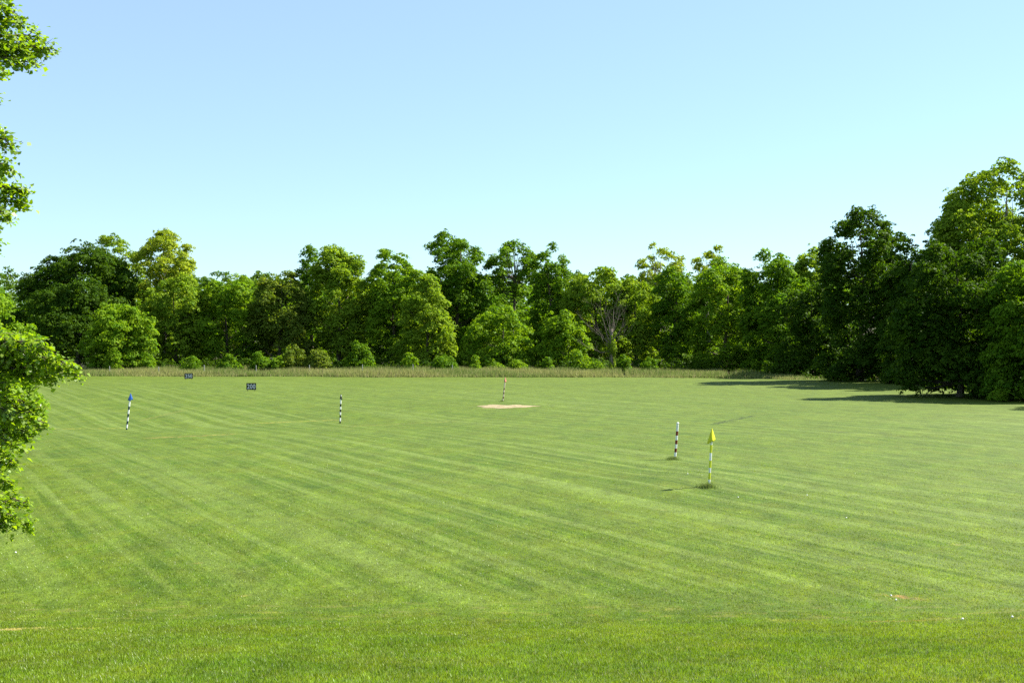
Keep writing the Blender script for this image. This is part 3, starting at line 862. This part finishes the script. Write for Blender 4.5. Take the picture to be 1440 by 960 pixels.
F_BLACK = flag_mat('black_flag_cloth', (0.02, 0.028, 0.02))
F_PINK = flag_mat('faded_red_flag_cloth', (0.75, 0.30, 0.22))

def pole(label, bx, by, tx, ty, bands, mats, radius, flag=None, flag_pts=None, cap=False):
    """bands: list of (fraction from top at which the band ends, material index)"""
    x, y, z = pix(bx, by)
    s = y / FPX
    H = (by - ty) * s; lean = (tx - bx) * s
    root = empty('marker_pole', (x, y, z)); tag(root, label, 'marker pole', 'striped marker poles on the driving range')
    sides = 16
    lv = [(0.0, bands[0][1])]
    fr = [0.0] + [b[0] for b in bands]
    V, F, MI = [], [], []
    top = Vector((lean * .96, 0, H * (.965 if flag else 1))); bot = Vector((0, 0, 0)); ext = (bot - top).normalized() * .12
    ts = fr[:]
    for t in ts:
        c = top.lerp(bot, t)
        if t == ts[-1]: c = c + ext
        for k in range(sides):
            a = 2 * PI * k / sides
            V.append(c + Vector((math.cos(a), math.sin(a), 0)) * radius)
    for i in range(len(bands)):
        for k in range(sides):
            a0 = i * sides + k; a1 = i * sides + (k + 1) % sides
            F.append((a0 + sides, a1 + sides, a1, a0)); MI.append(bands[i][1])
    F.append(tuple(range(sides))); MI.append(bands[0][1])
    link_mesh('pole', V, F, mats, root, smooth=False, mi=MI)
    if cap:
        V, F = [], []
        rings = 6
        for i in range(rings):
            a = (PI / 2) * i / (rings - 1)
            for k in range(sides):
                b = 2 * PI * k / sides
                V.append(top + Vector((math.cos(b) * math.cos(a) * radius * 1.15, math.sin(b) * math.cos(a) * radius * 1.15, .004 + math.sin(a) * radius * 1.2)))
        for i in range(rings - 1):
            for k in range(sides):
                a0 = i * sides + k; a1 = i * sides + (k + 1) % sides
                F.append((a0, a1, a1 + sides, a0 + sides))
        F.append(tuple(reversed(range(sides))))
        link_mesh('cap', V, F, mats[0], root, smooth=True)
    if flag:
        # two floppy triangular panels meeting in a crease at the pole
        apex, left, right, crease = [Vector(((q[0] - bx) * s, q[2], (by - q[1]) * s)) for q in flag_pts]
        V, F = [], []
        n = 8
        def panel(a, b, c, bulge):
            b0 = len(V); rows = []
            for i in range(n + 1):
                t = i / n; row = []
                for j in range(n + 1):
                    u = j / n
                    e = b.lerp(c, u)
                    p = a.lerp(e, t)
                    p = p + bulge * (math.sin(PI * t) * .5 + .5 * t) * math.sin(PI * u) + Vector((0, 0, -.02 * math.sin(PI * u * 2) * t))
                    row.append(p)
                rows.append(row)
            for row in rows: V.extend(row)
            for i in range(n):
                for j in range(n):
                    q = b0 + i * (n + 1) + j
                    F.append((q, q + 1, q + n + 2, q + n + 1))
        panel(apex, left, crease, Vector((0, -.05, .0)))
        panel(apex, crease, right, Vector((0, -.05, .0)))
        bk = Vector((crease.x, -crease.y + .02, crease.z + .03))
        panel(apex, right, bk, Vector((.02, .03, 0)))
        panel(apex, bk, left, Vector((-.02, .03, 0)))
        f = link_mesh('flag', V, F, flag, root, smooth=True)
        sm = f.modifiers.new('cloth_thickness', 'SOLIDIFY'); sm.thickness = .006; sm.offset = 0
    return root

w, b = 0, 1
pole('leaning white and yellow pole with a yellow pennant, nearest the camera', 997, 683, 1001.3, 604,
     [(.24, w), (.39, b), (.53, w), (.665, b), (.755, w), (.88, b), (1, w)], [M_WHITE, M_YEL], .043, F_YEL,
     [(1001.4, 601.5, 0), (993.6, 623, -.10), (1006.8, 618.5, .08), (1001.0, 619.8, -.18)])
pole('red and white striped pole without any flag, beside the yellow one', 949.2, 645, 953.2, 595.5,
     [(.21, w), (.335, b), (.465, w), (.58, b), (.70, w), (.81, b), (.93, w), (1, b)], [M_WHITE, M_RED], .055, cap=True)
pole('navy and white striped pole with a bright blue pennant, at the left', 178, 604, 183.5, 554,
     [(.32, w), (.42, b), (.535, w), (.635, b), (.745, w), (.845, b), (.95, w), (1, b)], [M_WHITE, M_NAVY], .055, F_BLUE,
     [(183.6, 552.5, 0), (180.2, 562.4, -.08), (186.6, 561.6, .06), (183.2, 563, -.13)])
pole('black and white striped upright pole with a black pennant', 478.2, 595, 479.4, 554,
     [(.31, w), (.41, b), (.505, w), (.60, b), (.70, w), (.80, b), (.92, w), (1, b)], [M_WHITE, M_BLACK], .052, F_BLACK,
     [(479.4, 553, 0), (477.9, 560.5, -.07), (481.6, 562.4, .05), (479.5, 560.8, -.11)])
pole('faded pole with a pale red pennant behind the sandy bare patch', 707.2, 563.5, 710.6, 532,
     [(.40, w), (.50, b), (.60, w), (.68, b), (.80, w), (.90, b), (1, w)], [paint('cream_paint', (0.62, 0.50, 0.38), .6, .2), M_BROWN], .062, F_PINK,
     [(710.8, 529.8, 0), (708.6, 536.4, -.09), (712.2, 536.8, .07), (710.6, 537, -.14)])

# grass left long round the pole feet
M_TUFT = M_TALL
for (px_, py_, rx, hgt, n_, lab) in [(996, 686, .46, .20, 700, 'dark tuft of long grass round the foot of the yellow pole'),
                                     (949, 646.5, .5, .17, 500, 'tuft of long grass round the foot of the red pole'),
                                     (707, 564.5, .5, .14, 400, 'low tuft of grass at the foot of the pale red flag pole')]:
    x, y, z = pix(px_, py_)
    a = rng.uniform(0, 2 * PI, n_); r = np.abs(rng.normal(0, .5, n_)) * rx
    o = blades('grass_tuft', x + r * np.cos(a) + (-.1 if px_ < 960 else 0), y + .12 + r * np.sin(a) * .8, hgt * rng.uniform(.4, 1.3, n_) * np.exp(-(r / rx) ** 2 * .5), rng.uniform(.010, .022, n_), M_TUFT, rng, .8,
               tint=rng.uniform(0, .45, n_), hue=rng.uniform(0, .88, n_))
    tag(o, lab, 'grass tuft', kind='stuff')

# ------------------------------------------------------------------ distance signs
M_BOARD = paint('black_sign_board', (0.012, 0.013, 0.018), .55, .25, 4)
M_NUM = paint('pale_grey_numerals', (0.62, 0.60, 0.66), .5, .15, 8)
M_LEG = paint('dark_metal_leg', (0.02, 0.02, 0.02), .6, .2)
def box(V, F, c, d, bev=0.0):
    x, y, z = c; a, b_, e = d[0] / 2, d[1] / 2, d[2] / 2
    k = len(V)
    for sx in (-1, 1):
        for sy in (-1, 1):
            for sz_ in (-1, 1):
                V.append((x + sx * a, y + sy * b_, z + sz_ * e))
    F.extend([(k, k + 1, k + 3, k + 2), (k + 4, k + 6, k + 7, k + 5), (k, k + 4, k + 5, k + 1), (k + 2, k + 3, k + 7, k + 6), (k, k + 2, k + 6, k + 4), (k + 1, k + 5, k + 7, k + 3)])
def sign(label, text, cx, bottom, wpx, hpx, legpx):
    x, y, z = pix(cx, bottom)
    s = y / FPX
    W_, H_, LG = wpx * s, hpx * s, legpx * s
    root = empty('distance_sign', (x, y, z)); tag(root, label, 'distance sign', 'yardage signs on the field')
    root.rotation_euler = (0, 0, math.atan2(x, y) * -1.0)
    V, F = [], []; box(V, F, (0, 0, LG + H_ / 2), (W_, .04, H_))
    o = link_mesh('board', V, F, M_BOARD, root)
    bv = o.modifiers.new('edge', 'BEVEL'); bv.width = .006; bv.segments = 2
    V, F = [], []
    for (c, d) in [((0, -.02, LG + .02), (W_ + .04, .05, .04)), ((0, -.02, LG + H_ - .02), (W_ + .04, .05, .04)),
                   ((-W_ / 2, -.021, LG + H_ / 2), (.04, .05, H_ - .081)), ((W_ / 2, -.021, LG + H_ / 2), (.04, .05, H_ - .081))]:
        box(V, F, c, d)
    link_mesh('frame', V, F, M_LEG, root)
    for sx in (-1, 1):
        V, F = [], []; box(V, F, (sx * W_ * .38, .045, (LG + H_ * .7) / 2 - .1), (.05, .045, LG + H_ * .7 + .2))
        link_mesh('leg', V, F, M_LEG, root)
    for i, chh in enumerate(text):
        cu = bpy.data.curves.new('numeral', 'FONT'); cu.body = chh; cu.extrude = .008; cu.size = 1.0
        cu.align_x = 'CENTER'; cu.offset = .022
        to = bpy.data.objects.new('tmp_numeral', cu); COL.objects.link(to)
        dg = bpy.context.evaluated_depsgraph_get()
        me = bpy.data.meshes.new_from_object(to.evaluated_get(dg))
        bpy.data.objects.remove(to)
        co = np.empty(len(me.vertices) * 3); me.vertices.foreach_get('co', co); co = co.reshape(-1, 3)
        mn, mxx = co.min(0), co.max(0)
        dw, dh = W_ * .27, H_ * .70
        X = (co[:, 0] - (mn[0] + mxx[0]) / 2) / (mxx[0] - mn[0]) * dw + (i - 1) * W_ * .305
        Z = (co[:, 1] - mn[1]) / (mxx[1] - mn[1]) * dh + LG + H_ * .15
        Y = -co[:, 2] - .030
        me.vertices.foreach_set('co', np.stack([X, Y, Z], -1).astype(np.float32).ravel())
        me.materials.clear(); me.materials.append(M_NUM); me.update()
        no = bpy.data.objects.new('numeral', me); COL.objects.link(no); no.parent = root
    return root
sign('black sign reading 200 in pale numerals on short legs', '200', 353.3, 549.7, 12.9, 9.5, 1.8)
sign('black sign reading 250, smaller and farther toward the wood', '250', 265.3, 533.6, 11.0, 7.6, 1.3)

# ------------------------------------------------------------------ fence posts
M_POST = paint('white_post_paint', (0.32, 0.32, 0.29), .7, .3, 5)
for i, (px_, hgt, yy, lab) in enumerate([
        (154, 1.55, 195.5, 'pale fence post in the tall grass, first from the left'),
        (223, 1.50, 195.0, 'pale fence post in the tall grass left of the 250 sign'),
        (287, 1.75, 197.0, 'pale post top just right above the 250 sign'),
        (360, 1.65, 197.5, 'pale post top above the 200 sign'),
        (435, 1.68, 197.0, 'pale post top left of the black-topped pole'),
        (509.5, 1.72, 196.5, 'pale post top right of the black-topped pole'),
        (580.5, 1.75, 195.5, 'pale post top below the round-shouldered tree'),
        (636, 1.68, 194.5, 'pale post top left of the pink flag, last of the row')]):
    x = (px_ - 720) / FPX * yy; z = float(ground(x, yy))
    V, F = [], []
    tube([(0, 0, -.2), (.02, 0, hgt * .5), (.01, 0, hgt), (.01, 0, hgt + .05)], [.075, .07, .065, .02], 8, V, F)
    o = link_mesh('fence_post', V, F, M_POST, None, smooth=False)
    o.location = (x, yy, z); tag(o, lab, 'fence post', 'row of pale fence posts in the tall grass')

# ------------------------------------------------------------------ sandy bare patch
m, N = new_mat('dry_sand')
g = N.t.nodes.new('ShaderNodeNewGeometry').outputs['Position']
f = N.noise(g, 1.6, 6, .7)
bp = N.t.nodes.new('ShaderNodeBump'); bp.inputs['Strength'].default_value = .5; bp.inputs['Distance'].default_value = .08
N.t.links.new(f, bp.inputs['Height'])
out(N, principled(N, N.mix(N.ramp(f, .35, .65), (0.19, 0.150, 0.078), (0.30, 0.25, 0.145)), .95, .1, bp.outputs[0]).outputs[0])
M_SAND = m
xc, yc, _ = pix(711, 571.3)
V, F = [], []
nr_, na = 7, 64
for i in range(nr_):
    t = i / (nr_ - 1)
    for k in range(na):
        a = 2 * PI * k / na
        e = 1 + .12 * math.sin(3 * a + 1) + .10 * math.sin(7 * a + .4) + .06 * math.sin(13 * a)
        xx = xc + 2.45 * t * e * math.cos(a); yy = yc + 2.15 * t * e * math.sin(a) * (1 - .35 * math.exp(-((math.cos(a) * t) / .18) ** 2) * (a < PI))
        V.append((xx, yy, float(ground(xx, yy)) + .012 + .07 * (1 - t * t) + .02 * math.sin(5 * xx) * (1 - t)))
for i in range(nr_ - 1):
    for k in range(na):
        a0 = i * na + k; a1 = i * na + (k + 1) % na
        F.append((a0, a1, a1 + na, a0 + na))
o = link_mesh('sand_patch', V, F, M_SAND, None, smooth=True); tag(o, kind='structure')

# ------------------------------------------------------------------ golf balls
M_BALL = paint('white_golf_ball', (0.82, 0.82, 0.80), .35, .05, 3)
import bmesh
bm = bmesh.new(); bmesh.ops.create_icosphere(bm, subdivisions=3, radius=.0214)
for v_ in bm.verts:      # dimples
    d_ = v_.co.normalized(); v_.co *= 1 - .02 * max(0, math.sin(d_.x * 22) * math.sin(d_.y * 22) * math.sin(d_.z * 22 + 1))
bme = bpy.data.meshes.new('golf_ball'); bm.to_mesh(bme); bm.free()
bme.polygons.foreach_set('use_smooth', [True] * len(bme.polygons)); bme.materials.append(M_BALL)
for (px_, py_, lab) in [(1353.5, 872, 'white golf ball in a scuffed hollow near the right border'), (1423.5, 869, 'white golf ball closest to the right border'),
                        (1260, 845, 'white golf ball beside the brown scuffed earth at the right'), (1253, 839, 'golf ball lying on the brown scuffed earth'),
                        (22, 778, 'white golf ball below the hanging boughs at the left'), (967, 667, 'golf ball between the red pole and the yellow pole'),
                        (1038, 700, 'golf ball right of the grass tuft of the yellow pole'), (1135, 697, 'golf ball farther right of the yellow pole'),
                        (1190, 729, 'golf ball alone on the open grass right of centre')]:
    x, y, z = pix(px_, py_)
    o = bpy.data.objects.new('golf_ball', bme); COL.objects.link(o)
    o.location = (x, y, z + .034); tag(o, lab, 'golf ball', 'golf balls lying on the range')

# ------------------------------------------------------------------ light, sky, camera
S = Vector((0.90, 0.38, 0.95)).normalized()
el = math.asin(S.z); az = math.atan2(S.x, S.y)
sd = bpy.data.lights.new('sun', 'SUN'); sd.energy = 5.0; sd.angle = math.radians(.55); sd.color = (1.0, .955, .88)
so = bpy.data.objects.new('sun', sd); COL.objects.link(so); so.rotation_euler = S.to_track_quat('Z', 'Y').to_euler(); so.location = (40, 40, 80)
wd_ = bpy.data.worlds.new('World'); sc.world = wd_; wd_.use_nodes = True
wt = wd_.node_tree; bg = wt.nodes['Background']
sk = wt.nodes.new('ShaderNodeTexSky'); sk.sky_type = 'NISHITA'; sk.sun_disc = False
sk.sun_elevation = el; sk.sun_rotation = az; sk.air_density = 1.0; sk.dust_density = 0.25; sk.ozone_density = 1.6; sk.altitude = 100
mxs = wt.nodes.new('ShaderNodeMix'); mxs.data_type = 'RGBA'; mxs.blend_type = 'MULTIPLY'; mxs.inputs[0].default_value = 1
mxs.inputs[7].default_value = (0.80, 1.03, 1.12, 1)
wt.links.new(sk.outputs[0], mxs.inputs[6])
mxp = wt.nodes.new('ShaderNodeMix'); mxp.data_type = 'RGBA'; mxp.inputs[0].default_value = 0.36
mxp.inputs[7].default_value = (4.0, 4.8, 5.8, 1)      # pale haze colour mixed evenly into the sky
wt.links.new(mxs.outputs[2], mxp.inputs[6]); wt.links.new(mxp.outputs[2], bg.inputs['Color']); bg.inputs['Strength'].default_value = 0.061

cd = bpy.data.cameras.new('camera'); cd.lens = 36 * FPX / 1440; cd.sensor_width = 36; cd.clip_end = 8000; cd.clip_start = .1
cd.shift_y = 2 / 1440
co_ = bpy.data.objects.new('camera', cd); COL.objects.link(co_); co_.location = (0, 0, EYE); co_.rotation_euler = (PI / 2, 0, 0)
sc.camera = co_

sc.view_settings.view_transform = 'Standard'; sc.view_settings.look = 'None'; sc.view_settings.gamma = 1
sc.view_settings.exposure = 1.65
cy = sc.cycles
cy.max_bounces = 3; cy.diffuse_bounces = 2; cy.glossy_bounces = 1; cy.transmission_bounces = 2; cy.transparent_max_bounces = 4; cy.volume_bounces = 0
cy.use_denoising = False
